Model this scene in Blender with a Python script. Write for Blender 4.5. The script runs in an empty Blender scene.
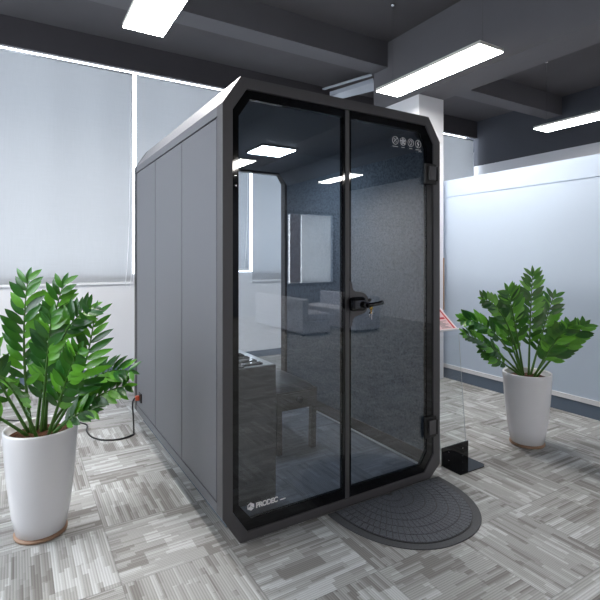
import bpy, bmesh, math, random
from mathutils import Vector, Matrix
random.seed(7)
scene = bpy.context.scene
COL = scene.collection

# ------------------------------------------------------------------ materials
def sr(r, g, b):
    f = lambda c: ((c/255)/12.92 if c/255 <= .04045 else ((c/255+.055)/1.055)**2.4)
    return (f(r), f(g), f(b), 1)

class NT:
    def __init__(self, name):
        self.m = bpy.data.materials.new(name); self.m.use_nodes = True
        self.t = self.m.node_tree; self.t.nodes.clear()
        self.out = self.t.nodes.new('ShaderNodeOutputMaterial')
    def n(self, kind, **kw):
        x = self.t.nodes.new(kind)
        for k, v in kw.items():
            if k.startswith('i_'): x.inputs[k[2:].replace('_', ' ')].default_value = v
            else: setattr(x, k, v)
        return x
    def l(self, a, b): self.t.links.new(a, b)
    def math(self, op, a, b=None):
        x = self.t.nodes.new('ShaderNodeMath'); x.operation = op
        for i, v in enumerate((a, b)):
            if v is None: continue
            if isinstance(v, (int, float)): x.inputs[i].default_value = v
            else: self.l(v, x.inputs[i])
        return x.outputs[0]
    def bsdf(self, col=(.5, .5, .5, 1), rough=.5, metal=0, spec=.5, **kw):
        b = self.n('ShaderNodeBsdfPrincipled')
        b.inputs['Base Color'].default_value = col; b.inputs['Roughness'].default_value = rough
        b.inputs['Metallic'].default_value = metal; b.inputs['Specular IOR Level'].default_value = spec
        for k, v in kw.items(): b.inputs[k].default_value = v
        self.l(b.outputs[0], self.out.inputs[0]); return b

def mat(name, col, rough=.5, metal=0, spec=.5, var=.06, vscale=6, bump=0, bscale=200, **kw):
    """procedural material: base colour with a faint noise variation and optional fine bump"""
    t = NT(name); b = t.bsdf(col, rough, metal, spec, **kw)
    tc = t.n('ShaderNodeTexCoord')
    nz = t.n('ShaderNodeTexNoise', i_Scale=vscale, i_Detail=3.0); t.l(tc.outputs['Object'], nz.inputs['Vector'])
    mr = t.n('ShaderNodeMapRange'); mr.inputs['To Min'].default_value = 1-var; mr.inputs['To Max'].default_value = 1+var
    t.l(nz.outputs['Fac'], mr.inputs['Value'])
    mx = t.n('ShaderNodeVectorMath', operation='MULTIPLY'); mx.inputs[0].default_value = col[:3]
    t.l(mr.outputs[0], mx.inputs[1]); t.l(mx.outputs[0], b.inputs['Base Color'])
    if bump:
        n2 = t.n('ShaderNodeTexNoise', i_Scale=bscale, i_Detail=2.0); t.l(tc.outputs['Object'], n2.inputs['Vector'])
        bp = t.n('ShaderNodeBump', i_Strength=bump, i_Distance=.002); t.l(n2.outputs['Fac'], bp.inputs['Height'])
        t.l(bp.outputs[0], b.inputs['Normal'])
    return t.m

def emit(name, col, s):
    t = NT(name); e = t.n('ShaderNodeEmission', i_Color=col, i_Strength=s); t.l(e.outputs[0], t.out.inputs[0]); return t.m

def glass(name, tint, refl_ior=1.5, rough=0.0, gain=1.0):
    t = NT(name)
    tr = t.n('ShaderNodeBsdfTransparent', i_Color=tint)
    gl = t.n('ShaderNodeBsdfGlossy', i_Roughness=rough, i_Color=(1, 1, 1, 1))
    g = t.n('ShaderNodeNewGeometry'); dp = t.n('ShaderNodeVectorMath', operation='DOT_PRODUCT')
    t.l(g.outputs['Incoming'], dp.inputs[0]); t.l(g.outputs['Normal'], dp.inputs[1])
    c = t.math('ABSOLUTE', dp.outputs['Value']); r0 = ((refl_ior-1)/(refl_ior+1))**2     # Schlick, same from both sides
    f = t.math('ADD', r0, t.math('MULTIPLY', t.math('POWER', t.math('SUBTRACT', 1.0, c), 5.0), 1-r0))
    f = t.math('MINIMUM', t.math('MULTIPLY', f, gain), .95)
    mx = t.n('ShaderNodeMixShader'); t.l(f, mx.inputs[0]); t.l(tr.outputs[0], mx.inputs[1]); t.l(gl.outputs[0], mx.inputs[2])
    t.l(mx.outputs[0], t.out.inputs[0]); return t.m

def carpet_mat(name, cols, tile, offx, offy, rough=.95, flip=0):
    t = NT(name); b = t.bsdf(cols[1], rough, 0, .15)
    g = t.n('ShaderNodeNewGeometry'); sp = t.n('ShaderNodeSeparateXYZ'); t.l(g.outputs['Position'], sp.inputs[0])
    x = t.math('DIVIDE', t.math('SUBTRACT', sp.outputs[0], offx), tile)
    y = t.math('DIVIDE', t.math('SUBTRACT', sp.outputs[1], offy), tile)
    ix = t.math('FLOOR', x); iy = t.math('FLOOR', y)
    par = t.math('FLOORED_MODULO', t.math('ADD', t.math('ADD', ix, iy), flip), 2)
    def mixf(a, c):
        m = t.n('ShaderNodeMix', data_type='FLOAT'); t.l(par, m.inputs['Factor']); t.l(a, m.inputs['A']); t.l(c, m.inputs['B']); return m.outputs[0]
    a = mixf(y, x); c = mixf(x, y)      # a: along the stripes, c: across
    tid = t.math('ADD', t.math('MULTIPLY', ix, 3.37), t.math('MULTIPLY', iy, 5.91))
    def white(p, q, r):
        cb = t.n('ShaderNodeCombineXYZ')
        for i, v in enumerate((p, q, r)):
            if isinstance(v, (int, float)): cb.inputs[i].default_value = v
            else: t.l(v, cb.inputs[i])
        w = t.n('ShaderNodeTexWhiteNoise', noise_dimensions='3D'); t.l(cb.outputs[0], w.inputs['Vector']); return w.outputs['Value']
    def blocks(nl, ns, off):     # random tone of stripe pieces: nl lanes across, about ns pieces along
        lane = t.math('FLOOR', t.math('MULTIPLY', c, nl))
        ph = t.math('MULTIPLY', white(lane, off+7.3, tid), 5.0)
        sg = t.math('FLOOR', t.math('ADD', t.math('MULTIPLY', a, ns), ph))
        return white(lane, t.math('ADD', sg, off), tid)
    b1 = blocks(6, 2.2, .5); b2 = blocks(22, 2.8, 40.5); b3 = blocks(44, 1.6, 80.5)
    fac = t.math('ADD', t.math('ADD', t.math('MULTIPLY', b1, .40), t.math('MULTIPLY', b2, .38)), t.math('MULTIPLY', b3, .22))
    rp = t.n('ShaderNodeValToRGB'); rp.color_ramp.interpolation = 'LINEAR'
    e = rp.color_ramp.elements; e[0].position = .26; e[0].color = cols[0]; e[1].position = .46; e[1].color = cols[1]
    k = e.new(.62); k.color = cols[1]; k = e.new(.78); k.color = cols[2]
    t.l(fac, rp.inputs[0])
    rib = t.math('SINE', t.math('MULTIPLY', c, 44*2*math.pi)); rib2 = t.math('SINE', t.math('MULTIPLY', a, 70*2*math.pi))
    rb = t.math('ADD', 1.0, t.math('ADD', t.math('MULTIPLY', rib, .13), t.math('MULTIPLY', rib2, .04)))
    # tile joints: thin slightly darker line
    fx = t.math('ABSOLUTE', t.math('SUBTRACT', t.math('FRACT', x), .5)); fy = t.math('ABSOLUTE', t.math('SUBTRACT', t.math('FRACT', y), .5))
    jt = t.math('GREATER_THAN', t.math('MAXIMUM', fx, fy), .495)
    rb = t.math('MULTIPLY', rb, t.math('SUBTRACT', 1.0, t.math('MULTIPLY', jt, .22)))
    n3 = t.n('ShaderNodeTexNoise', i_Scale=260.0, i_Detail=1.0); t.l(g.outputs['Position'], n3.inputs['Vector'])
    rb = t.math('MULTIPLY', rb, t.math('ADD', .86, t.math('MULTIPLY', n3.outputs['Fac'], .28)))
    vm = t.n('ShaderNodeVectorMath', operation='SCALE'); t.l(rp.outputs[0], vm.inputs[0]); t.l(rb, vm.inputs['Scale'])
    t.l(vm.outputs[0], b.inputs['Base Color'])
    return t.m

def fabric_mat(name, col, translucent=0.0, scale=350, var=.12):
    t = NT(name)
    tc = t.n('ShaderNodeTexCoord')
    mp = t.n('ShaderNodeMapping'); mp.inputs['Scale'].default_value = (scale, scale, 6); t.l(tc.outputs['Object'], mp.inputs[0])
    n1 = t.n('ShaderNodeTexNoise', i_Scale=1.0, i_Detail=1.0); t.l(mp.outputs[0], n1.inputs['Vector'])
    mp2 = t.n('ShaderNodeMapping'); mp2.inputs['Scale'].default_value = (4, 4, scale); t.l(tc.outputs['Object'], mp2.inputs[0])
    n2 = t.n('ShaderNodeTexNoise', i_Scale=1.0, i_Detail=1.0); t.l(mp2.outputs[0], n2.inputs['Vector'])
    s = t.math('ADD', n1.outputs['Fac'], n2.outputs['Fac'])
    f = t.math('ADD', 1-var, t.math('MULTIPLY', s, var))
    vm = t.n('ShaderNodeVectorMath', operation='SCALE'); vm.inputs[0].default_value = col[:3]; t.l(f, vm.inputs['Scale'])
    d = t.n('ShaderNodeBsdfDiffuse'); t.l(vm.outputs[0], d.inputs[0])
    if translucent:
        tl = t.n('ShaderNodeBsdfTranslucent'); t.l(vm.outputs[0], tl.inputs[0])
        mx = t.n('ShaderNodeMixShader'); mx.inputs[0].default_value = translucent
        t.l(d.outputs[0], mx.inputs[1]); t.l(tl.outputs[0], mx.inputs[2]); t.l(mx.outputs[0], t.out.inputs[0])
    else: t.l(d.outputs[0], t.out.inputs[0])
    return t.m

def speckle_mat(name, c1, c2, scale=120, rough=.9):
    t = NT(name); b = t.bsdf(c1, rough, 0, .2)
    tc = t.n('ShaderNodeTexCoord')
    nz = t.n('ShaderNodeTexNoise', i_Scale=float(scale), i_Detail=4.0, i_Roughness=.7); t.l(tc.outputs['Object'], nz.inputs['Vector'])
    rp = t.n('ShaderNodeValToRGB'); e = rp.color_ramp.elements
    e[0].position = .35; e[0].color = c1; e[1].position = .65; e[1].color = c2
    t.l(nz.outputs['Fac'], rp.inputs[0]); t.l(rp.outputs[0], b.inputs['Base Color']); return t.m

def wood_mat(name, c1, c2, rough=.35):
    t = NT(name); b = t.bsdf(c1, rough, 0, .4)
    tc = t.n('ShaderNodeTexCoord'); mp = t.n('ShaderNodeMapping'); mp.inputs['Scale'].default_value = (4, 4, 60)
    t.l(tc.outputs['Object'], mp.inputs[0])
    nz = t.n('ShaderNodeTexNoise', i_Scale=1.0, i_Detail=4.0); t.l(mp.outputs[0], nz.inputs['Vector'])
    rp = t.n('ShaderNodeValToRGB'); e = rp.color_ramp.elements
    e[0].position = .3; e[0].color = c1; e[1].position = .7; e[1].color = c2
    t.l(nz.outputs['Fac'], rp.inputs[0]); t.l(rp.outputs[0], b.inputs['Base Color']); return t.m

def leaf_mat(name):
    t = NT(name); b = t.bsdf(sr(40, 110, 30), .28, 0, .6)
    g = t.n('ShaderNodeNewGeometry')
    rp = t.n('ShaderNodeValToRGB'); e = rp.color_ramp.elements
    e[0].position = 0; e[0].color = sr(18, 62, 22); e[1].position = 1; e[1].color = sr(104, 172, 52)
    k = e.new(.65); k.color = sr(36, 100, 32)
    t.l(g.outputs['Random Per Island'], rp.inputs[0]); t.l(rp.outputs[0], b.inputs['Base Color'])
    b.inputs['Subsurface Weight'].default_value = 0
    tl = t.n('ShaderNodeBsdfTranslucent', i_Color=sr(110, 170, 50))
    mx = t.n('ShaderNodeMixShader'); mx.inputs[0].default_value = .15
    t.l(b.outputs[0], mx.inputs[1]); t.l(tl.outputs[0], mx.inputs[2]); t.l(mx.outputs[0], t.out.inputs[0]); return t.m

M = dict(
    paint=mat('booth_grey_metal_paint', sr(106, 107, 113), .48, .45, .5, .03, 2, .15, 700),
    frame=mat('booth_dark_frame_paint', sr(84, 83, 86), .45, .3, .5, .03, 2, .15, 700),
    black=mat('gloss_black', sr(14, 15, 18), .04, 0, .5, .02),
    blackm=mat('matt_black', sr(22, 22, 24), .45, 0, .5, .05),
    felt=speckle_mat('acoustic_felt', sr(66, 76, 88), sr(106, 118, 130), 70),
    boothceil=mat('booth_ceiling_lining', sr(92, 98, 108), .8, 0, .3),
    boothfloor=carpet_mat('booth_floor_carpet', (sr(112, 117, 127), sr(126, 131, 141), sr(138, 143, 153)), .5, .04, .01, flip=1),
    carpet=carpet_mat('carpet_tiles', (sr(130, 128, 126), sr(161, 161, 160), sr(190, 192, 193)), .5, .04, -.005),
    glassf=glass('booth_glass', (.90, .93, .96, 1), 1.5, 0, 2.0),
    glassb=glass('clear_glass', (.97, .98, .98, 1), 1.45),
    acrylic=glass('clear_acrylic', (.96, .975, .98, 1), 1.45),
    acredge=mat('acrylic_edge', sr(215, 225, 230), .2, 0, .5, .02, **{'Alpha': .55}),
    wall=mat('white_wall_paint', sr(206, 209, 214), .7, 0, .3, .02, 1.5),
    wallgrey=mat('grey_wall_paint', sr(120, 126, 138), .7, 0, .3, .03, 1.5),
    walldark=mat('dark_grey_wall_paint', sr(78, 80, 88), .8, 0, .3, .03, 1.5),
    panel=mat('gloss_white_blue_panel', sr(186, 200, 218), .35, 0, .5, .015, 1.5),
    ceil=mat('dark_painted_concrete', sr(90, 88, 91), .85, 0, .2, .08, 3, .3, 40),
    beam=mat('dark_painted_beam', sr(102, 101, 105), .8, 0, .25, .06, 3, .3, 40),
    beamdk=mat('dark_window_beam', sr(72, 70, 74), .8, 0, .2, .06, 3, .3, 40),
    column=mat('white_column_paint', sr(222, 223, 228), .6, 0, .3, .02, 1.5),
    skirt=mat('slate_blue_skirting', sr(98, 112, 130), .45, 0, .4),
    blind=fabric_mat('roller_blind_weave', sr(178, 181, 186), .13, 260, .10),
    sheer=fabric_mat('sheer_blind', sr(236, 238, 240), .5, 200, .06),
    blindtaupe=fabric_mat('taupe_blind', sr(150, 140, 142), .25, 200, .06),
    hem=mat('white_hem_bar', sr(232, 234, 238), .4),
    alu=mat('white_aluminium', sr(205, 208, 214), .35, .2),
    lampcase=mat('lamp_white_housing', sr(220, 218, 212), .4),
    diff=emit('lamp_diffuser', (1, .965, .92, 1), 30),
    boothlamp=emit('booth_lamp_diffuser', (.86, .94, 1, 1), 22),
    leaf=leaf_mat('zz_leaf'),
    stem=mat('zz_stem', sr(70, 110, 45), .5, 0, .4, .2, 20),
    pot=mat('white_ceramic', sr(226, 226, 230), .22, 0, .5, .02),
    soil=speckle_mat('potting_soil', sr(45, 30, 22), sr(96, 62, 42), 60),
    tan=mat('tan_wood', sr(158, 128, 106), .5),
    mat1=speckle_mat('doormat_pile', sr(62, 64, 69), sr(118, 120, 127), 320),
    mat2=speckle_mat('doormat_rubber', sr(70, 71, 74), sr(88, 89, 92), 200, .6),
    piano=wood_mat('piano_dark_wood', sr(50, 48, 50), sr(72, 70, 72)),
    bench=wood_mat('bench_dark_wood', sr(34, 31, 31), sr(54, 50, 48)),
    leather=mat('bench_leather', sr(52, 54, 60), .3, 0, .5, .08, 20),
    ivory=mat('ivory_key', sr(236, 238, 240), .2),
    chrome=mat('chrome', sr(215, 215, 218), .15, 1),
    brass=mat('brass', sr(214, 178, 96), .25, 1),
    white=mat('white_print', sr(235, 236, 240), .5),
    red=mat('red_print', sr(186, 44, 60), .5),
    pink=mat('pale_pink_print', sr(226, 196, 200), .5),
    orange=mat('orange_plug', sr(176, 78, 52), .4),
    sofa=fabric_mat('sofa_fabric', sr(205, 208, 218), 0, 200, .1),
    duct=mat('light_grey_duct', sr(176, 182, 192), .5, .1),
)

# ------------------------------------------------------------------ mesh helpers
def link(name, bm, m, parent=None, smooth=False, bevel=0, recalc=True):
    if recalc: bmesh.ops.recalc_face_normals(bm, faces=bm.faces[:])
    me = bpy.data.meshes.new(name); bm.to_mesh(me); bm.free()
    for k in (m if isinstance(m, (list, tuple)) else [m]): me.materials.append(M[k] if isinstance(k, str) else k)
    if smooth:
        for p in me.polygons: p.use_smooth = True
    o = bpy.data.objects.new(name, me); COL.objects.link(o)
    if parent is not None: o.parent = parent
    if bevel:
        b = o.modifiers.new('bevel', 'BEVEL'); b.width = bevel; b.segments = 2; b.limit_method = 'ANGLE'; b.angle_limit = math.radians(40)
    return o

def box(bm, x0, x1, y0, y1, z0, z1, mi=0):
    v = [bm.verts.new((x, y, z)) for x in (x0, x1) for y in (y0, y1) for z in (z0, z1)]
    for f in ((0, 1, 3, 2), (4, 6, 7, 5), (0, 4, 5, 1), (2, 3, 7, 6), (0, 2, 6, 4), (1, 5, 7, 3)):
        bm.faces.new([v[i] for i in f]).material_index = mi
    return v

def BX(*a):
    bm = bmesh.new(); box(bm, *a); return bm

def prism(bm, poly, y0, y1, mi=0):
    """poly of (x,z) extruded along y"""
    a = [bm.verts.new((x, y0, z)) for x, z in poly]; b = [bm.verts.new((x, y1, z)) for x, z in poly]
    bm.faces.new(a).material_index = mi; bm.faces.new(b[::-1]).material_index = mi
    n = len(poly)
    for i in range(n): bm.faces.new((a[i], b[i], b[(i+1) % n], a[(i+1) % n])).material_index = mi

def prism_xy(bm, poly, z0, z1, mi=0):
    a = [bm.verts.new((x, y, z0)) for x, y in poly]; b = [bm.verts.new((x, y, z1)) for x, y in poly]
    bm.faces.new(a).material_index = mi; bm.faces.new(b[::-1]).material_index = mi
    n = len(poly)
    for i in range(n): bm.faces.new((a[i], b[i], b[(i+1) % n], a[(i+1) % n])).material_index = mi

def ring(bm, outer, inner, y0, y1):
    n = len(outer)
    o0 = [bm.verts.new((x, y0, z)) for x, z in outer]; o1 = [bm.verts.new((x, y1, z)) for x, z in outer]
    i0 = [bm.verts.new((x, y0, z)) for x, z in inner]; i1 = [bm.verts.new((x, y1, z)) for x, z in inner]
    for i in range(n):
        j = (i+1) % n
        bm.faces.new((o0[i], o0[j], i0[j], i0[i])); bm.faces.new((o1[i], i1[i], i1[j], o1[j]))
        bm.faces.new((o0[i], o1[i], o1[j], o0[j])); bm.faces.new((i0[i], i0[j], i1[j], i1[i]))

def tube(bm, pts, r, seg=8, mi=0, cap=True):
    pts = [Vector(p) for p in pts]; n = len(pts); rings = []
    rr = r if isinstance(r, (list, tuple)) else [r]*n
    up = Vector((0, 0, 1)); prev = None
    for i, p in enumerate(pts):
        t = (pts[min(i+1, n-1)] - pts[max(i-1, 0)]).normalized()
        if prev is None:
            a = t.orthogonal().normalized()
        else:
            a = (prev - t*prev.dot(t)).normalized()
        prev = a; b = t.cross(a)
        rings.append([bm.verts.new(p + (a*math.cos(2*math.pi*k/seg) + b*math.sin(2*math.pi*k/seg))*rr[i]) for k in range(seg)])
    for i in range(n-1):
        for k in range(seg):
            f = bm.faces.new((rings[i][k], rings[i][(k+1) % seg], rings[i+1][(k+1) % seg], rings[i+1][k])); f.material_index = mi; f.smooth = True
    if cap: bm.faces.new(rings[0][::-1]).material_index = mi; bm.faces.new(rings[-1]).material_index = mi

def lathe(bm, prof, seg=32, cx=0, cy=0, mi=0, closed=False):
    rings = []
    for r, z in prof:
        if r < 1e-5: rings.append([bm.verts.new((cx, cy, z))])
        else: rings.append([bm.verts.new((cx+r*math.cos(2*math.pi*k/seg), cy+r*math.sin(2*math.pi*k/seg), z)) for k in range(seg)])
    for i in range(len(rings)-1):
        A, B = rings[i], rings[i+1]
        for k in range(seg):
            k2 = (k+1) % seg
            if len(A) == 1 and len(B) == 1: continue
            if len(A) == 1: f = bm.faces.new((A[0], B[k], B[k2]))
            elif len(B) == 1: f = bm.faces.new((A[k], B[0], A[k2]))
            else: f = bm.faces.new((A[k], B[k], B[k2], A[k2]))
            f.material_index = mi; f.smooth = True

def catmull(pts, n=8):
    P = [Vector(p) for p in pts]; P = [P[0]*2-P[1]] + P + [P[-1]*2-P[-2]]; out = []
    for i in range(1, len(P)-2):
        for k in range(n):
            t = k/n
            out.append(.5*((2*P[i]) + (P[i+1]-P[i-1])*t + (2*P[i-1]-5*P[i]+4*P[i+1]-P[i+2])*t*t + (3*P[i]-P[i-1]-3*P[i+1]+P[i+2])*t**3))
    out.append(P[-2]); return out

def props(o, label, cat, group=None):
    o['label'] = label; o['category'] = cat
    if group: o['group'] = group
    return o
def thing(name, label, cat, loc=(0, 0, 0), group=None):
    o = bpy.data.objects.new(name, None); COL.objects.link(o); o.location = loc; o.empty_display_size = .1
    return props(o, label, cat, group)
def struct(name, bm, m, parent=None, **kw):
    o = link(name, bm, m, parent, **kw)
    if parent is None: o['kind'] = 'structure'
    return o
def copy_tree(o, parent=None):
    c = o.copy(); COL.objects.link(c)
    if parent is not None: c.parent = parent
    for ch in list(o.children): copy_tree(ch, c)
    return c

# ------------------------------------------------------------------ room (x along the booth front, y into the picture)
XL, XR, YF, YB, ZC = -4.0, 6.70, -8.0, 3.86, 4.0
struct('floor', BX(XL, XR, YF, YB+.2, -.1, 0), 'carpet')
struct('ceiling', BX(XL, XR, YF, YB+.2, ZC, ZC+.12), 'ceil')
LY0, LY1, LZ0, LZ1 = -.6, 3.2, .8, 3.1
bm = bmesh.new()
box(bm, XL-.12, XL, YF, LY0, 0, ZC); box(bm, XL-.12, XL, LY1, YB+.2, 0, ZC); box(bm, XL-.12, XL, LY0, LY1, 0, LZ0); box(bm, XL-.12, XL, LY0, LY1, LZ1, ZC)
struct('wall_left', bm, 'wallgrey')
w = bpy.data.objects.new('window_9', None); COL.objects.link(w); w['kind'] = 'structure'  # out-of-view window, added so daylight reaches the booth side and left floor
bm = bmesh.new()
for yy in (LY0, (LY0+LY1)/2-.03, LY1-.06): box(bm, XL-.10, XL-.02, yy, yy+.06, LZ0, LZ1)
box(bm, XL-.10, XL-.02, LY0, LY1, LZ0, LZ0+.06); box(bm, XL-.10, XL-.02, LY0, LY1, LZ1-.06, LZ1)
link('window_frame', bm, 'alu', w); link('window_pane', BX(XL-.065, XL-.060, LY0+.01, LY1-.01, LZ0+.01, LZ1-.01), 'glassb', w)
bm = bmesh.new(); box(bm, XR, XR+.12, YF, YB+.2, 0, 3.15); struct('wall_right', bm, 'column')
struct('trim_7', BX(XR, XR+.12, YF, YB+.2, 3.1505, ZC), 'walldark')
# window wall: solid below the sill, glazing above
GAP0, PITCH = .389, 1.565
struct('wall_back', BX(XL, XR, YB, YB+.2, 0, 1.2), 'column')
struct('trim_8', BX(XL, XR, YB, YB+.2, 3.82, ZC), 'walldark')
struct('baseboard_back', BX(XL, XR, YB-.012, YB-.0005, 0.0, .09), 'skirt')
blindtop = 3.648
wn = 0
for k in range(-3, 4):
    x0 = max(GAP0+PITCH*k, XL+.001); x1 = min(GAP0+PITCH*(k+1), XR-.001)
    if k == 3: x1 = XR-.001
    wn += 1
    w = bpy.data.objects.new('window_%d' % wn, None); COL.objects.link(w); w['kind'] = 'structure'
    c0, c1 = x0, x1
    bm = bmesh.new(); xm = (c0+c1)/2
    for a, b in ((c0+.20, c0+.24), (c1-.24, c1-.20), (xm-.02, xm+.02)): box(bm, a, b, YB+.12, YB+.17, 1.2, 3.62)
    link('window_frame', bm, 'alu', w)
    link('window_pane', BX(c0, c1, YB+.14, YB+.146, 1.201, 3.819), 'glassb', w)

hems = {-1: 1.107, 0: 1.245, 1: 1.085}
lab = {-3: 'grey roller blind on the window wall, far left end', -2: 'grey roller blind on the window wall left of the potted plant',
       -1: 'grey roller blind behind the left zz plant, bead chain at its right edge',
       0: 'grey roller blind directly behind the booth, its hem above the sill',
       1: 'grey roller blind seen through the booth back glass',
       2: 'grey roller blind behind the white column', 3: 'grey roller blind above the white partition at right'}
for k in range(-3, 4):
    x0 = max(GAP0+PITCH*k+.022, XL+.02); x1 = min(GAP0+PITCH*(k+1)-.022, XR-.02); hz = hems.get(k, 1.10)
    yb = YB-.030
    b = thing('roller_blind', lab[k], 'blind', (x0, yb, hz), 'roller blinds along the window wall')
    bm = bmesh.new(); nx = 18; nz = 14
    V = [[bm.verts.new(((x1-x0)*i/nx, .0025*math.sin(i*1.1+k)*math.sin(j*.5), (blindtop-hz)*j/nz)) for i in range(nx+1)] for j in range(nz+1)]
    for j in range(nz):
        for i in range(nx): bm.faces.new((V[j][i], V[j][i+1], V[j+1][i+1], V[j+1][i])).smooth = True
    o = link('fabric', bm, 'blind', b)
    bm = bmesh.new(); tube(bm, [(0, .006, blindtop-hz-.01), (x1-x0, .006, blindtop-hz-.01)], .012, 12); link('roller', bm, 'alu', b)
    link('hem_bar', BX(0, x1-x0, -.007, .007, -.024, .004), 'hem', b, bevel=.003)
    bm = bmesh.new(); xr = (x1-x0)
    tube(bm, catmull([(xr-.02, -.02, 2.3), (xr-.035, -.022, 1.3), (xr-.055, -.024, .5), (xr-.085, -.025, 0), (xr-.06, -.025, -.05), (xr-.03, -.025, -.03), (xr-.012, -.02, .5), (xr-.01, -.018, 2.3)], 10), .004, 6)
    link('bead_chain', bm, 'hem', b)

# front wall (behind the camera) with one blind-covered window, seen as a reflection
WX0, WX1, WZ0, WZ1 = 4.95, 6.3, .75, 2.5
bm = bmesh.new()
box(bm, XL, WX0, YF-.2, YF, 0, ZC); box(bm, WX1, XR, YF-.2, YF, 0, ZC)
box(bm, WX0, WX1, YF-.2, YF, 0, WZ0); box(bm, WX0, WX1, YF-.2, YF, WZ1, ZC)
struct('wall_front', bm, 'wallgrey')
w = bpy.data.objects.new('window_8', None); COL.objects.link(w); w['kind'] = 'structure'
bm = bmesh.new()
ring(bm, [(WX0-.08, WZ0-.08), (WX1+.08, WZ0-.08), (WX1+.08, WZ1+.08), (WX0-.08, WZ1+.08)], [(WX0, WZ0), (WX1, WZ0), (WX1, WZ1), (WX0, WZ1)], YF+.001, YF+.02)
link('window_frame', bm, 'walldark', w); link('window_pane', BX(WX0, WX1, YF-.15, YF-.144, WZ0, WZ1), 'glassb', w)
for bx, bw_, mm, lb in ((5.36, .90, 'sheer', 'pale bright roller blind mirrored in the fixed glass above the sofas'), (5.02, .32, 'blindtaupe', 'narrow taupe roller blind mirrored beside the bright blind')):
    b = thing('roller_blind', lb, 'blind', (bx, YF-.03, WZ0))
    bm = bmesh.new(); box(bm, 0, bw_, 0, .001, .02, WZ1-WZ0-.01); link('fabric', bm, mm, b)
    link('hem_bar', BX(0, bw_, -.006, .007, 0, .02), 'hem', b)

# beams, column, partition
struct('trim_1', BX(XL, XR, 3.80, YB-.0005, 3.682, ZC-.0005), 'beamdk')
struct('trim_2', BX(XL, 2.985, 2.17, 2.43, 3.70, ZC-.0005), 'beam')
struct('trim_3', BX(3.395, XR, 2.17, 2.43, 3.70, ZC-.0005), 'beam')
struct('trim_4', BX(2.99, 3.39, YF, 2.43, 3.23, ZC-.0005), 'beam')
struct('trim_5', BX(XL, 2.985, -2.6, -2.34, 3.70, ZC-.0005), 'beam')
bm = bmesh.new(); prism_xy(bm, [(3.33, 2.85), (3.56, 3.07), (3.36, 3.60), (3.13, 3.60)], 3.80, 3.86)
struct('trim_6', bm, 'duct')
bm = bmesh.new(); prism_xy(bm, [(3.25, 2.80), (3.29, 2.82), (3.04, 3.60), (3.00, 3.60)], 3.87, 3.89)
struct('trim_9', bm, 'duct')
c = bpy.data.objects.new('column', None); COL.objects.link(c); c['kind'] = 'structure'
link('column_shaft', BX(2.99, 3.385, 1.66, 2.30, 0, 3.229), 'column', c, bevel=.004)
link('corner_guard', BX(3.376, 3.3885, 1.651, 1.6595, .80, 1.40), 'tan', c)
PX = 3.45
bm = bmesh.new()
box(bm, PX, PX+.10, -1.2, YB-.05, .12, 2.10); box(bm, PX, PX+.10, -1.2, YB-.05, 2.108, 2.30)
box(bm, PX+.008, PX+.092, -1.2, YB-.05, 2.09, 2.12)
struct('wall_partition', bm, 'panel')
bm = bmesh.new(); box(bm, PX-.004, PX+.104, -1.2, YB-.05, 0, .12); struct('baseboard_right', bm, 'skirt')
bm = bmesh.new(); box(bm, PX-.012, PX-.0005, -1.2, YB-.05, .122, .165); struct('trim_10', bm, 'column')

# ------------------------------------------------------------------ pendant lamps
def lamp(x, y, label):
    L = thing('pendant_lamp', label, 'ceiling lamp', (x, y, 3.1), 'linear pendant lamps')
    bm = bmesh.new(); ring(bm, [(-.15, 0), (.15, 0), (.15, .03), (-.15, .03)], [(-.143, .004), (.143, .004), (.143, .026), (-.143, .026)], -.62, .62)
    box(bm, -.15, .15, -.63, -.62, 0, .03); box(bm, -.15, .15, .62, .63, 0, .03)
    bm.free()
    bm = bmesh.new(); box(bm, -.15, .15, -.63, .63, .006, .035); link('housing', bm, 'lampcase', L, bevel=.003)
    link('diffuser', BX(-.144, .144, -.624, .624, 0, .0055), 'diff', L)
    for yy in (-.54, .54):
        bm = bmesh.new(); tube(bm, [(0, yy, .036), (0, yy, .899)], .0022, 6)
        s = link('suspension_wire', bm, 'frame', L)
        bm = bmesh.new(); lathe(bm, [(0, .8985), (.022, .8985), (.024, .885), (.012, .872), (0, .872)], 16, 0, yy); link('ceiling_cup', bm, 'chrome', s)
        bm = bmesh.new(); tube(bm, [(0, yy, .036), (0, yy, .075)], .006, 8); link('gripper', bm, 'chrome', s)
    return L
lamp(-.03, .88, 'lit linear pendant lamp at the top left, left of the booth')
lamp(2.45, .95, 'lit linear pendant lamp above the booth door, beside the white column')
lamp(-2.5, .88, 'lit linear pendant lamp over the far left of the room')
lamp(5.15, .95, 'lit linear pendant lamp beyond the white partition')
lamp(2.62, -5.95, 'lit linear pendant lamp mirrored in the left edge of the fixed glass')
lamp(5.15, -6.10, 'lit linear pendant lamp mirrored in the glass beside the mullion')
lamp(.1, -5.95, 'unseen linear pendant lamp added as fill light over the lounge behind the camera, nearest the left')  # never in view: added to raise the general light
lamp(-2.5, -5.95, 'unseen linear pendant lamp added as fill light over the lounge far left behind the camera')  # another off-view lamp, added for soft fill from behind

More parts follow.
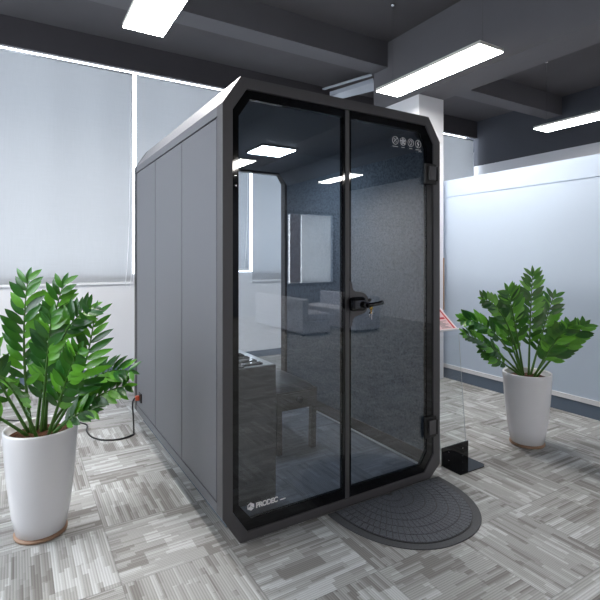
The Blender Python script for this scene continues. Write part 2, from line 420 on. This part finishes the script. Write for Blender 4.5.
# ------------------------------------------------------------------ the booth
B = thing('acoustic_booth', 'dark grey soundproof booth with chamfered corners, glass front and glass door', 'booth')
OUT = [(.093, 0), (1.405, 0), (1.494, .075), (1.494, 2.152), (1.392, 2.30), (.095, 2.30), (0, 2.155), (0, .142)]
FIN = [(.133, .045), (1.352, .047), (1.436, .15), (1.436, 2.132), (1.365, 2.243), (.128, 2.243), (.054, 2.132), (.054, .16)]
BIN = [(.15, .10), (1.34, .10), (1.403, .18), (1.403, 2.13), (1.35, 2.21), (.14, 2.21), (.09, 2.13), (.09, .18)]
bm = bmesh.new(); ring(bm, OUT, FIN, 0, .075); f = link('front_frame', bm, 'frame', B, bevel=.0025)
bm = bmesh.new(); ring(bm, OUT, BIN, 1.885, 1.963); link('back_frame', bm, 'blackm', B, bevel=.0025)
bm = bmesh.new(); prism(bm, [(0, 2.106), (0, 2.155), (.095, 2.30), (1.392, 2.30), (1.494, 2.152), (1.494, 2.106), (1.46, 2.106), (1.46, 2.14), (1.375, 2.265), (.115, 2.265), (.034, 2.14), (.034, 2.106)], .0755, 1.8845)
link('roof', bm, 'paint', B, bevel=.002)
bm = bmesh.new(); prism(bm, [(0, .19), (0, .142), (.093, 0), (1.405, 0), (1.494, .075), (1.494, .19), (1.46, .19), (1.46, .09), (1.39, .02), (.11, .02), (.034, .15), (.034, .19)], .0755, 1.8845)
link('base_rail', bm, 'paint', B, bevel=.002)
for s0, s1 in ((.083, .648), (.657, 1.272), (1.281, 1.872)):
    link('side_panel', BX(0.0005, .034, s0, s1, .197, 2.0985), 'paint', B, bevel=.003)
    link('side_panel', BX(1.460, 1.4935, s0, s1, .197, 2.0985), 'paint', B, bevel=.003)
for a_, b_ in ((.0345, .052), (1.442, 1.4595)): link('panel_core', BX(a_, b_, .08, 1.88, .12, 2.12), 'blackm', B)
# interior lining
bm = bmesh.new(); box(bm, .0525, .07, .08, 1.88, .052, 2.11); link('inner_wall', bm, 'felt', B)
bm = bmesh.new(); box(bm, 1.424, 1.4415, .08, 1.88, .052, 2.11); link('inner_wall', bm, 'felt', B)
bm = bmesh.new(); prism(bm, [(.07, 2.111), (.16, 2.225), (1.335, 2.225), (1.424, 2.111), (1.4415, 2.111), (1.365, 2.245), (.125, 2.245), (.0525, 2.111)], .08, 1.88)
link('inner_ceiling', bm, 'boothceil', B)
link('inner_floor', BX(.10, 1.395, .08, 1.88, .021, .05), 'boothfloor', B)
for a_, b_ in ((.0705, .078), (1.416, 1.4235)): link('inner_skirting', BX(a_, b_, .08, 1.88, .0505, .145), 'blackm', B)
bm = bmesh.new(); box(bm, 1.400, 1.4155, .08, 1.88, .0505, .058); link('floor_trim', bm, 'alu', B)
cl = link('ceiling_lamp', BX(.665, .965, .90, 1.19, 2.2145, 2.2245), 'blackm', B)
link('lamp_diffuser', BX(.68, .95, .915, 1.175, 2.2095, 2.214), 'boothlamp', cl)
# mullion
link('mullion', BX(.7395, .7665, .004, .04, .05, 2.24), 'frame', B, bevel=.002)
# fixed glass
LO = [(.134, .047), (.7385, .047), (.7385, 2.241), (.129, 2.241), (.056, 2.131), (.056, .161)]
LI = [(.158, .100), (.721, .100), (.721, 2.198), (.15, 2.198), (.088, 2.105), (.088, .185)]
fg = bpy.data.objects.new('fixed_glass_panel', None)
bm = bmesh.new(); ring(bm, LO, LI, .010, .034); fx = link('fixed_panel', bm, 'black', B)
bm = bmesh.new(); prism(bm, LI, .012, .020); link('glass_pane', bm, 'glassf', fx)
bm = bmesh.new(); ring(bm, LO, LI, .0085, .0098); link('glass_border', bm, 'black', fx)
bpy.data.objects.remove(fg)
# door
DO = [(.7675, .047), (1.351, .049), (1.434, .151), (1.434, 2.131), (1.364, 2.241), (.7675, 2.241)]
DI = [(.781, .100), (1.330, .100), (1.382, .172), (1.382, 2.10), (1.325, 2.198), (.781, 2.198)]
bm = bmesh.new(); ring(bm, DO, DI, .008, .034); dr = link('door', bm, 'black', B)
bm = bmesh.new(); prism(bm, DI, .012, .020); link('glass_pane', bm, 'glassf', dr)
for z0, z1 in ((1.873, 2.003), (.262, .395)):
    h = link('hinge', BX(1.352, 1.456, -.008, .0078, z0, z1), 'blackm', B, bevel=.004)
    link('hinge_cover', BX(1.378, 1.438, -.022, -.0085, z0+.025, z1-.02), 'frame', h, bevel=.003)
    bm = bmesh.new(); tube(bm, [(1.449, -.016, z0+.02), (1.449, -.016, z1-.02)], .007, 10); link('hinge_pin', bm, 'blackm', h)
# lock patch: smooth bulge growing out of the mullion side
cp = catmull([(x, 0, z) for x, z in [(.783, 1.262), (.789, 1.232), (.805, 1.215), (.85, 1.208), (.882, 1.193), (.902, 1.167), (.905, 1.142), (.897, 1.11), (.875, 1.088), (.84, 1.077), (.805, 1.067), (.789, 1.05), (.783, 1.02)]], 5)
pts = [(.768, 1.275)] + [(p.x, p.z) for p in cp] + [(.768, 1.007)]
bm = bmesh.new(); prism(bm, pts, .002, .0075); lk = link('lock_plate', bm, 'frame', B, bevel=.001)
bm = bmesh.new(); box(bm, .752, .858, -.045, .0018, 1.104, 1.184); link('lock_body', bm, 'black', lk, bevel=.018)
bm = bmesh.new(); tube(bm, [(.838, -.044, 1.140), (.838, -.068, 1.140)], .018, 16); tube(bm, [(.838, -.068, 1.140), (.86, -.073, 1.141), (.90, -.075, 1.144), (.944, -.073, 1.150), (.950, -.071, 1.150)], [.0135, .0125, .0115, .0125, .004], 14)
link('lever_handle', bm, 'black', lk)
bm = bmesh.new(); tube(bm, [(.865, -.048, 1.165), (.865, -.056, 1.165)], .010, 14); link('key_cylinder', bm, 'blackm', lk)
# icons on the door glass
def arcpts(cx, cz, r, a0, a1, n=20): return [(cx+r*math.cos(a0+(a1-a0)*i/n), cz+r*math.sin(a0+(a1-a0)*i/n)) for i in range(n+1)]
def stroke(bm, pts, w, y0=.0098, y1=.0116):
    for (ax, az), (bx, bz) in zip(pts, pts[1:]):
        d = Vector((bx-ax, bz-az)); 
        if d.length < 1e-6: continue
        n = Vector((-d.y, d.x)).normalized()*w/2; e = d.normalized()*w*.2
        q = [(ax-e.x+n.x, az-e.y+n.y), (bx+e.x+n.x, bz+e.y+n.y), (bx+e.x-n.x, bz+e.y-n.y), (ax-e.x-n.x, az-e.y-n.y)]
        prism(bm, q, y0, y1)
ic = [(1.119, 2.118), (1.182, 2.119), (1.247, 2.119), (1.310, 2.119)]
for i, (cx, cz) in enumerate(ic):
    bm = bmesh.new(); r = .0235; w = .0030
    stroke(bm, arcpts(cx, cz, r, 0, 2*math.pi, 28), w)
    if i == 0:   # crossed-out sound mark
        stroke(bm, [(cx-.016, cz-.016), (cx+.016, cz+.016)], w); stroke(bm, [(cx-.013, cz+.006), (cx-.004, cz+.013)], w)
        stroke(bm, [(cx+.004, cz-.013), (cx+.013, cz-.004)], w); stroke(bm, [(cx-.008, cz-.002), (cx+.002, cz+.008)], w)
    elif i == 1:  # fan
        for k in range(5):
            a = 2*math.pi*k/5
            stroke(bm, [(cx, cz), (cx+.010*math.cos(a), cz+.010*math.sin(a)), (cx+.018*math.cos(a+.5), cz+.018*math.sin(a+.5))], .0085)
    elif i == 2:  # lamp
        stroke(bm, arcpts(cx, cz+.004, .010, -.9, math.pi+.9, 14), .0035); stroke(bm, [(cx-.006, cz-.010), (cx+.006, cz-.010)], .0035); stroke(bm, [(cx-.004, cz-.015), (cx+.004, cz-.015)], .003)
    else:         # bolt
        stroke(bm, [(cx+.003, cz+.017), (cx-.008, cz), (cx+.006, cz), (cx-.004, cz-.017)], .005)
    link('icon', bm, 'white', dr)
    bm = bmesh.new()
    n = (5, 3, 3, 5)[i]
    for k in range(n):
        xx = cx-.009*(n-1)/2+.009*k; stroke(bm, [(xx-.0028, cz-.036-.001*(k % 2)), (xx+.0028, cz-.036)], .0035)
    if i == 3:
        for k in range(3): stroke(bm, [(cx+.006+.009*k, cz-.046), (cx+.0115+.009*k, cz-.046)], .003)
    link('icon_caption', bm, 'white', dr)
# logo on the fixed glass
def text_mesh(body, size, x, z, y=.0100, ext=.0007, off=0, shear=0, sx=1):
    cu = bpy.data.curves.new('t', 'FONT'); cu.body = body; cu.size = size; cu.extrude = ext; cu.offset = off; cu.space_character = .86
    o = bpy.data.objects.new('t', cu); COL.objects.link(o); dg = bpy.context.evaluated_depsgraph_get()
    me = bpy.data.meshes.new_from_object(o.evaluated_get(dg)); bpy.data.objects.remove(o)
    bm = bmesh.new(); bm.from_mesh(me)
    for v in bm.verts: v.co = Vector((x+v.co.x*sx, y+.0012-v.co.z, z+v.co.y))
    return bm
bm = text_mesh('PRODEC', .036, .184, .146, off=.0013, sx=.98)
lg = link('logo_lettering', bm, 'white', fx)
bm = bmesh.new()
for k in range(5): stroke(bm, [(.322+.0068*k, .150+.0002*k), (.3265+.0068*k, .150+.0002*k)], .0065 if k % 2 else .0045)
link('logo_small_mark', bm, 'white', fx)
bm = bmesh.new(); hx, hz, hr = .156, .160, .021
P6 = [(hx+hr*math.cos(math.pi/2+k*math.pi/3), hz+hr*math.sin(math.pi/2+k*math.pi/3)) for k in range(6)]
for k in range(3):   # three lozenges of a cube, thin gaps between them
    a, b, c_ = P6[(2*k) % 6], P6[(2*k+1) % 6], P6[(2*k+2) % 6]
    q = [(hx, hz), a, b, c_]; cx = sum(p[0] for p in q)/4; cz = sum(p[1] for p in q)/4
    q = [(cx+(p[0]-cx)*.86, cz+(p[1]-cz)*.86) for p in q]
    if k == 0:
        stroke(bm, q+[q[0]], .005)
    else: prism(bm, q, .0098, .0116)
link('logo_emblem', bm, 'white', fx)
# back glass, power inlet
bm = bmesh.new(); prism(bm, BIN, 1.92, 1.928); link('back_glass', bm, 'glassb', B)
inlet = link('power_inlet', BX(-.010, 0.0003, 1.69, 1.765, .255, .325), 'blackm', B, bevel=.002)
# screw
for x, z in ((.073, 1.81), (.073, 1.76), (1.36, .21)):
    bm = bmesh.new(); tube(bm, [(x, .0065, z), (x, .0079, z)], .0026, 10); link('screw', bm, 'chrome', B)

# keys hanging by the lever
K = thing('key_ring', 'small bunch of brass and steel keys hanging from the booth door lock', 'keys', (.872, -.06, 1.10))
bm = bmesh.new(); tube(bm, [(.011*math.cos(a), 0, .018+.011*math.sin(a)) for a in [2*math.pi*i/16 for i in range(17)]], .0016, 6, cap=False); link('ring', bm, 'chrome', K)
bm = bmesh.new(); lathe(bm, [(0, -.003), (.012, -.003), (.012, .003), (0, .003)], 16); 
for v in bm.verts: v.co = Vector((v.co.x-.004, v.co.z-.004, v.co.y+.022))
box(bm, -.008, -.002, -.0052, -.0028, -.010, .012); link('key', bm, 'brass', K)
bm = bmesh.new(); lathe(bm, [(0, -.0015), (.011, -.0015), (.011, .0015), (0, .0015)], 16)
for v in bm.verts: v.co = Vector((v.co.x+.005, v.co.z+.002, v.co.y-.006))
box(bm, .002, .007, .0005, .0035, -.045, -.014); link('key', bm, 'chrome', K)
bm = bmesh.new(); tube(bm, [(-.007, .003, 0), (-.010, .003, -.02), (-.006, .003, -.034)], .003, 6); link('key', bm, 'chrome', K)

# cord and plug
C = thing('power_cord', 'black power cord with orange plug, from the booth side across the carpet', 'cord', (-.02, 1.73, .0))
bm = bmesh.new(); tube(bm, catmull([(-.012, 0, .290), (-.030, .005, .285), (-.040, .015, .24), (-.030, .03, .12), (-.03, .02, .012), (-.05, -.01, .0075), (-.145, -.045, .0075), (-.254, -.003, .0075), (-.324, .11, .0075), (-.342, .27, .0075), (-.333, .45, .0075), (-.50, .62, .0075), (-.9, .9, .0075), (-1.5, 1.4, .0075), (-1.55, 2.1, .0075)], 10), .0065, 8)
link('cable', bm, 'blackm', C)
bm = bmesh.new(); box(bm, -.022, .0085, -.012, .022, .270, .306); link('plug', bm, 'orange', C, bevel=.006)

# ------------------------------------------------------------------ inside the booth
P = thing('digital_piano', 'dark wood digital piano standing against the booth left wall', 'piano', (.09, .22, .0505))
link('end_panel', BX(0, .32, 0, .022, 0, .75), 'piano', P, bevel=.002)
link('end_panel', BX(0, .32, 1.338, 1.36, 0, .75), 'piano', P, bevel=.002)
link('keybed', BX(.0, .32, .0225, 1.3375, .62, .725), 'piano', P)
link('back_board', BX(.02, .04, .0225, 1.3375, .05, .6195), 'piano', P)
link('control_panel', BX(.0, .135, .0225, 1.3375, .7255, .757), 'blackm', P, bevel=.003)
nk = 52; kw = 1.30/nk
k0 = None; b0 = None
for i in range(nk):
    if k0 is None: k0 = link('white_key', BX(.137, .3235, 0, kw-.0012, 0, .0215), 'ivory', P, bevel=.001); o = k0
    else: o = k0.copy(); COL.objects.link(o)
    o.location = (0, .03+i*kw, .7257)
for i in range(nk-1):
    if i % 7 in (2, 6): continue
    if b0 is None: b0 = link('black_key', BX(.137, .262, -.006, .006, 0, .012), 'black', P, bevel=.0015); o = b0
    else: o = b0.copy(); COL.objects.link(o)
    o.location = (0, .03+(i+1)*kw, .7475)

S = thing('piano_bench', 'dark wooden piano bench with black padded seat inside the booth', 'bench', (.665, .68, .0505))
bw, bl = .325, .56
for x in (0, bw-.04):
    for y in (0, bl-.04):
        bm = bmesh.new(); v = box(bm, x, x+.04, y, y+.04, 0, .415)
        for q in v:
            if q.co.z < .01: q.co.x += (.006 if x == 0 else -.006); q.co.y += (.006 if y == 0 else -.006)
        link('leg', bm, 'bench', S, bevel=.002)
bm = bmesh.new(); box(bm, .041, bw-.041, .005, .025, .30, .412); box(bm, .041, bw-.041, bl-.025, bl-.005, .30, .412)
box(bm, .005, .025, .041, bl-.041, .30, .412); box(bm, bw-.025, bw-.005, .041, bl-.041, .30, .412); link('apron', bm, 'bench', S)
link('seat_frame', BX(0, bw, 0, bl, .4155, .428), 'bench', S, bevel=.002)
bm = bmesh.new(); n = 14
def hgt(u, v): return .430+.034*(1-(2*u-1)**6)**.5*(1-(2*v-1)**6)**.5
V = [[bm.verts.new((.004+(bw-.008)*i/n, .004+(bl-.008)*j/n, hgt(i/n, j/n))) for i in range(n+1)] for j in range(n+1)]
for j in range(n):
    for i in range(n): bm.faces.new((V[j][i], V[j][i+1], V[j+1][i+1], V[j+1][i])).smooth = True
edge = [V[0][i] for i in range(n+1)] + [V[j][n] for j in range(1, n+1)] + [V[n][i] for i in range(n-1, -1, -1)] + [V[j][0] for j in range(n-1, 0, -1)]
lo = [bm.verts.new((v.co.x, v.co.y, .4285)) for v in edge]
for i in range(len(edge)): j = (i+1) % len(edge); bm.faces.new((edge[i], lo[i], lo[j], edge[j]))
bm.faces.new(lo); link('seat', bm, 'leather', S)
for yy in (-.001,):
    bm = bmesh.new(); tube(bm, [(.165, .005, .372), (.165, -.012, .372)], .012, 16); tube(bm, [(.165, -.012, .372), (.165, -.020, .372), (.165, -.036, .372), (.165, -.040, .372)], [.020, .024, .022, .012], 20)
    link('height_knob', bm, 'black', S)

# ------------------------------------------------------------------ door mat
Dm = thing('door_mat', 'dark grey half-round door mat with radiating pattern in front of the booth door', 'door mat', (1.035, -.012, 0))
def half(a, b, e=2.25, n=48):
    p = []
    for i in range(n+1):
        th = math.pi*i/n; cx, sy = math.cos(th), math.sin(th)
        p.append((a*math.copysign(abs(cx)**(2/e), cx), -b*abs(sy)**(2/e)))
    return p
bm = bmesh.new(); prism_xy(bm, half(.43, .545), .0005, .006); link('rubber_border', bm, 'mat2', Dm, bevel=.002)
bm = bmesh.new()
A = half(.385, .50)
prism_xy(bm, [(x, y-.004) for x, y in A], .0062, .0085)
link('pile', bm, 'blackm', Dm)
# raised ribs: concentric arcs of short blocks radiating from the middle of the straight edge
bm = bmesh.new()
for rI in range(7):
    r0 = .03+rI*.067; r1 = r0+.061; nb = 16+int(rI*4.2)
    for k in range(nb):
        t0 = math.pi*(k+.06)/nb; t1 = math.pi*(k+.94)/nb
        def pt(r, th):
            e = 2.25; cx, sy = math.cos(th), math.sin(th); q = (abs(cx)**e*1.0+abs(sy)**e)**(-1/e)
            return (r*.77/.50*.5*cx*q*1.0, -r*sy*q-.006)
        q = [pt(r0, t0), pt(r1, t0), pt(r1, t1), pt(r0, t1)]
        if max(-p[1] for p in q) > .50 or max(abs(p[0]) for p in q) > .385: continue
        prism_xy(bm, q, .0087, .0115)
link('raised_blocks', bm, 'mat1', Dm)

# ------------------------------------------------------------------ acrylic sign stand
G = thing('sign_stand', 'clear acrylic sign stand with black L-shaped base and tilted leaflet tray', 'sign stand', (1.60, 0, 0))
bp = [(.0, -.075), (.235, -.075), (.262, -.05), (.262, .088), (0, .088)]
bm = bmesh.new(); prism_xy(bm, bp, .001, .008); link('base_plate', bm, 'black', G, bevel=.002)
br = link('upright_plate', BX(.0, .262, .076, .084, .0085, .123), 'black', G, bevel=.001)
for x, z in ((.06, .085), (.20, .085), (.06, .03), (.20, .03)):
    bm = bmesh.new(); tube(bm, [(x, .0757, z), (x, .0725, z)], .0045, 12); link('bolt', bm, 'chrome', br)
def lean(z): return .0865+(z-.01)*.048/.85
bm = bmesh.new()
q = [(.002, .01), (.26, .01), (.236, .86), (.002, .86)]
f = [bm.verts.new((x, lean(z), z)) for x, z in q]; g = [bm.verts.new((x, lean(z)+.006, z)) for x, z in q]
bm.faces.new(f); bm.faces.new(g[::-1])
for i in range(4): bm.faces.new((f[i], g[i], g[(i+1) % 4], f[(i+1) % 4]))
sh = link('acrylic_sheet', bm, 'acrylic', G)
bm = bmesh.new()
for (xa, za), (xb, zb) in ((q[1], q[2]), (q[0], q[3])):
    tube(bm, [(xa, lean(za)+.003, za), (xb, lean(zb)+.003, zb)], .0022, 6)
link('polished_edge', bm, 'acredge', sh)
tr = thing('x', 'x', 'x'); bpy.data.objects.remove(tr)
def tray_pt(x, v, w): # v along slope, w normal
    ca, sa = math.cos(math.radians(40)), math.sin(math.radians(40))
    return (x, .115+v*ca-w*sa, .905+v*sa+w*ca)
def slab(x0, x1, v0, v1, w0, w1, mi=0, bm=None):
    bm = bm or bmesh.new(); v = box(bm, x0, x1, v0, v1, w0, w1, mi)
    for k in v: k.co = Vector(tray_pt(*k.co))
    return bm
tray = link('tray', slab(-.03, .20, 0, .21, -.004, 0), 'white', G)
bm = slab(-.03, .20, -.004, 0, -.004, .012); link('tray_lip', bm, 'white', tray)
link('leaflet', slab(-.02, .19, .006, .20, .0003, .0012), 'pink', tray)
bm = slab(.165, .180, .012, .19, .0014, .0018); slab(-.015, .160, .172, .190, .0014, .0018, bm=bm); slab(.05, .155, .10, .118, .0014, .0018, bm=bm)
link('red_print', bm, 'red', tray)
bm = bmesh.new()
for i in range(7): slab(.06, .15-.02*(i % 3), .02+i*.010, .024+i*.010, .0014, .0017, bm=bm)
link('print_lines', bm, 'frame', tray)

# ------------------------------------------------------------------ plants
def leaflet(bm, p, d, nrm, L, W, mi=0, curl=.15):
    d = d.normalized(); s = d.cross(nrm).normalized(); n = s.cross(d)
    prof = [(0, .06), (.12, .55), (.3, .92), (.5, 1.0), (.7, .84), (.87, .46), (1.0, .02)]
    rows = []
    for t, w in prof:
        c = p + d*(L*t) - n*(curl*L*t*t)
        rows.append([bm.verts.new(c - s*(W*w*.5) + n*(W*.10*w)), bm.verts.new(c), bm.verts.new(c + s*(W*w*.5) + n*(W*.10*w))])
    for i in range(len(rows)-1):
        for k in (0, 1):
            f = bm.faces.new((rows[i][k], rows[i][k+1], rows[i+1][k+1], rows[i+1][k])); f.material_index = mi; f.smooth = True

def frond(parent, base, ctrl, tip, n=11, L=.105, W=.042, face=None, start=.28, seed=0, r=.009):
    rnd = random.Random(seed)
    base, ctrl, tip = Vector(base), Vector(ctrl), Vector(tip)
    bez = lambda t: base*(1-t)**2 + ctrl*2*t*(1-t) + tip*t*t
    der = lambda t: ((ctrl-base)*(1-t) + (tip-ctrl)*t).normalized()
    bm = bmesh.new()
    tube(bm, [bez(i/16) for i in range(17)], [r*(1-.72*i/16) for i in range(17)], 8, mi=1)
    for i in range(n):
        t = start + (1-start)*(i/(n-1))*.985
        p = bez(t); tg = der(t)
        side = tg.cross(Vector(face) if face is not None else Vector((0, 0, 1)))
        if side.length < .15: side = tg.cross(Vector((0, 1, 0)))
        side.normalize(); up = side.cross(tg).normalized()
        sc = .72+.5*math.sin(math.pi*min(1, (t-start)/(1-start)*.8+.15))
        for sgn in (-1, 1):
            pp = p + tg*(rnd.uniform(-.004, .010) + (.012 if sgn > 0 else 0))
            d = side*sgn*(.85+rnd.uniform(-.1, .1)) + tg*(.62+.35*(t-start)) + up*rnd.uniform(.02, .32)
            leaflet(bm, pp, d, up + side*sgn*rnd.uniform(-.3, .1), L*sc*rnd.uniform(.88, 1.1), W*sc*rnd.uniform(.9, 1.1), 0, rnd.uniform(.05, .22))
    leaflet(bm, bez(.985), der(1.0), side.cross(der(1.0)), L*.8, W*.8)
    link('frond', bm, ['leaf', 'stem'], parent, recalc=False)

def plant(x, y, label, fronds):
    Pn = thing('zz_plant', label, 'potted plant', (x, y, 0), 'zz plants in white pots')
    bm = bmesh.new()
    lathe(bm, [(0, .016), (.095, .016), (.115, .022), (.135, .12), (.158, .32), (.170, .50), (.172, .535), (.170, .542), (.160, .542), (.157, .53), (.155, .48), (0, .48)], 48)
    pot = link('pot', bm, 'pot', Pn)
    bm = bmesh.new(); lathe(bm, [(0, 0.001), (.108, 0.001), (.122, .004), (.124, .0155), (.09, .0155), (0, .0155)], 40); link('pot_foot', bm, 'tan', pot)
    bm = bmesh.new()
    rings = [(0, .515), (.05, .513), (.10, .508), (.15, .500), (.1545, .4995), (.1545, .482), (0, .482)]
    lathe(bm, rings, 32); link('soil', bm, 'soil', Pn)
    for i, (b, c, t, kw) in enumerate(fronds):
        frond(Pn, b, c, t, seed=i*13+int(abs(x)*10), **kw)
    return Pn

camdir = Vector((-.5178, -.8555, .35))
F = camdir
LP = (-.74, .625)
def rel(px, p): return (p[0]-px[0], p[1]-px[1], p[2])
zz_left = [
    ((.04, -.01, .50), (.20, -.09, .74), (.235, -.125, 1.09), dict(n=12, face=F, L=.135, W=.032, start=.25)),
    ((.02, .01, .50), (.02, -.03, 1.02), (.21, -.10, 1.14), dict(n=9, face=F, L=.105, W=.030, start=.6)),
    ((.03, .02, .50), (.22, -.02, .84), (.385, -.21, .82), dict(n=11, face=(-.4, -.6, .8), L=.095, W=.034, start=.35)),
    ((.05, -.03, .50), (.22, -.10, .70), (.36, -.20, .74), dict(n=9, face=(-.5, -.8, .8), L=.105, W=.034, start=.3)),
    ((-.02, .03, .50), (.02, .06, .95), (.10, .03, 1.25), dict(n=13, face=F, L=.115, W=.038)),
    ((-.04, 0, .50), (-.10, .02, .95), (-.06, 0, 1.28), dict(n=13, face=F, L=.115, W=.038)),
    ((-.05, .02, .50), (-.22, .05, .85), (-.30, .02, 1.10), dict(n=12, face=F, L=.115, W=.038)),
    ((-.05, -.02, .50), (-.28, -.02, .72), (-.42, -.02, .82), dict(n=11, face=(0, -.5, 1), L=.115, W=.038)),
    ((.03, -.05, .50), (.10, -.16, .80), (.14, -.30, .96), dict(n=11, face=F, L=.10)),
    ((-.02, -.05, .50), (-.10, -.20, .78), (-.16, -.34, .88), dict(n=11, face=(0, -.5, 1), L=.10)),
    ((0, .05, .50), (.06, .22, .85), (.10, .36, 1.02), dict(n=11, face=F, L=.10)),
    ((.05, -.04, .50), (.14, -.13, .62), (.20, -.16, .63), dict(n=6, face=(-.5, -.8, 1), L=.10, W=.034, start=.3)),
    ((0, 0, .50), (.02, -.05, .85), (.04, -.10, 1.10), dict(n=12, face=F, L=.105)),
]
plant(LP[0], LP[1], 'glossy green zz plant in a white pot, left of the booth', zz_left)
RP = (2.458, .022)
zz_right = [
    ((-.03, .02, .50), (-.20, .10, .92), (-.43, .21, .935), dict(n=11, face=(-.35, -.6, .8), L=.10, W=.050, start=.45)),
    ((-.03, .02, .50), (-.12, .06, 1.02), (-.30, .14, 1.09), dict(n=9, face=F, L=.085, W=.036, start=.5)),
    ((-.04, .0, .50), (-.24, .12, .76), (-.43, .20, .825), dict(n=10, face=(-.3, -.6, .9), L=.09, W=.042, start=.4)),
    ((-.04, .0, .50), (-.18, .08, .62), (-.33, .14, .72), dict(n=8, face=(-.5, -.8, .7), L=.085, W=.036, start=.45)),
    ((-.01, .02, .50), (-.05, .08, 1.0), (-.14, .06, 1.14), dict(n=13, face=F, L=.12)),
    ((.02, 0, .50), (.10, .04, .95), (.10, .02, 1.26), dict(n=13, face=F, L=.12, W=.036)),
    ((.04, 0, .50), (.24, .02, .85), (.34, 0, 1.08), dict(n=12, face=F, L=.115, W=.038)),
    ((.04, -.02, .50), (.26, -.06, .70), (.42, -.06, .84), dict(n=11, face=(0, -.5, 1), L=.115, W=.038)),
    ((0, -.05, .50), (-.02, -.20, .80), (-.05, -.34, .93), dict(n=11, face=F, L=.105)),
    ((.03, -.05, .50), (.14, -.18, .75), (.20, -.30, .90), dict(n=11, face=F, L=.105)),
    ((.02, .05, .50), (.08, .22, .80), (.12, .34, .98), dict(n=11, face=F, L=.105)),
]
plant(RP[0], RP[1], 'glossy green zz plant in a white pot, by the white partition on the right', zz_right)

# ------------------------------------------------------------------ sofas of the lounge (seen mirrored in the booth glass)
def sofa(x, y, ln, flip, label):
    s = thing('sofa', label, 'sofa', (x, y, 0), 'lounge sofas facing each other')
    d = .60; X = lambda a, b: (min(flip*a, flip*b), max(flip*a, flip*b))
    def bxx(a, b, y0, y1, z0, z1): p = X(a, b); return BX(p[0], p[1], y0, y1, z0, z1)
    link('base', bxx(.0, d, -ln, 0, .04, .26), 'sofa', s, bevel=.015)
    link('backrest', bxx(.0, .13, -ln, 0, .262, .66), 'sofa', s, bevel=.02)
    nn = 3
    for i in range(nn): link('seat_cushion', bxx(.132, d, -ln*(i+1)/nn+.004, -ln*i/nn-.004, .262, .39), 'sofa', s, bevel=.02)
    for yy in (-.06, -ln+.06):
        for a in (.05, d-.05): link('foot', bxx(a-.02, a+.02, yy-.02, yy+.02, 0, .039), 'blackm', s)
sofa(3.47, -4.9, 1.9, 1, 'pale grey sofa, the left one of the pair mirrored in the booth glass')
sofa(5.13, -4.75, 1.9, -1, 'pale grey sofa, the right one of the pair mirrored in the booth glass')

# ------------------------------------------------------------------ world, camera
w = bpy.data.worlds.new('sky'); scene.world = w; w.use_nodes = True
bg = w.node_tree.nodes['Background']; bg.inputs[0].default_value = (.86, .92, 1, 1); bg.inputs[1].default_value = 4.0
cam = bpy.data.cameras.new('camera'); co = bpy.data.objects.new('camera', cam); COL.objects.link(co)
co.location = (-.85, -2.125, 1.41); co.rotation_euler = (math.pi/2, 0, -math.radians(31.185))
cam.sensor_width = 36; cam.lens = 36*469/600; cam.shift_y = -43/600; cam.clip_start = .05
scene.camera = co
vs = scene.view_settings; vs.view_transform = 'Standard'; vs.look = 'None'; vs.gamma = 1; vs.use_curve_mapping = False; vs.exposure = 1.0
cy = scene.cycles
cy.use_denoising = True; cy.max_bounces = 10; cy.diffuse_bounces = 4; cy.glossy_bounces = 5; cy.transparent_max_bounces = 24
cy.caustics_reflective = False; cy.caustics_refractive = False; cy.sample_clamp_indirect = 6
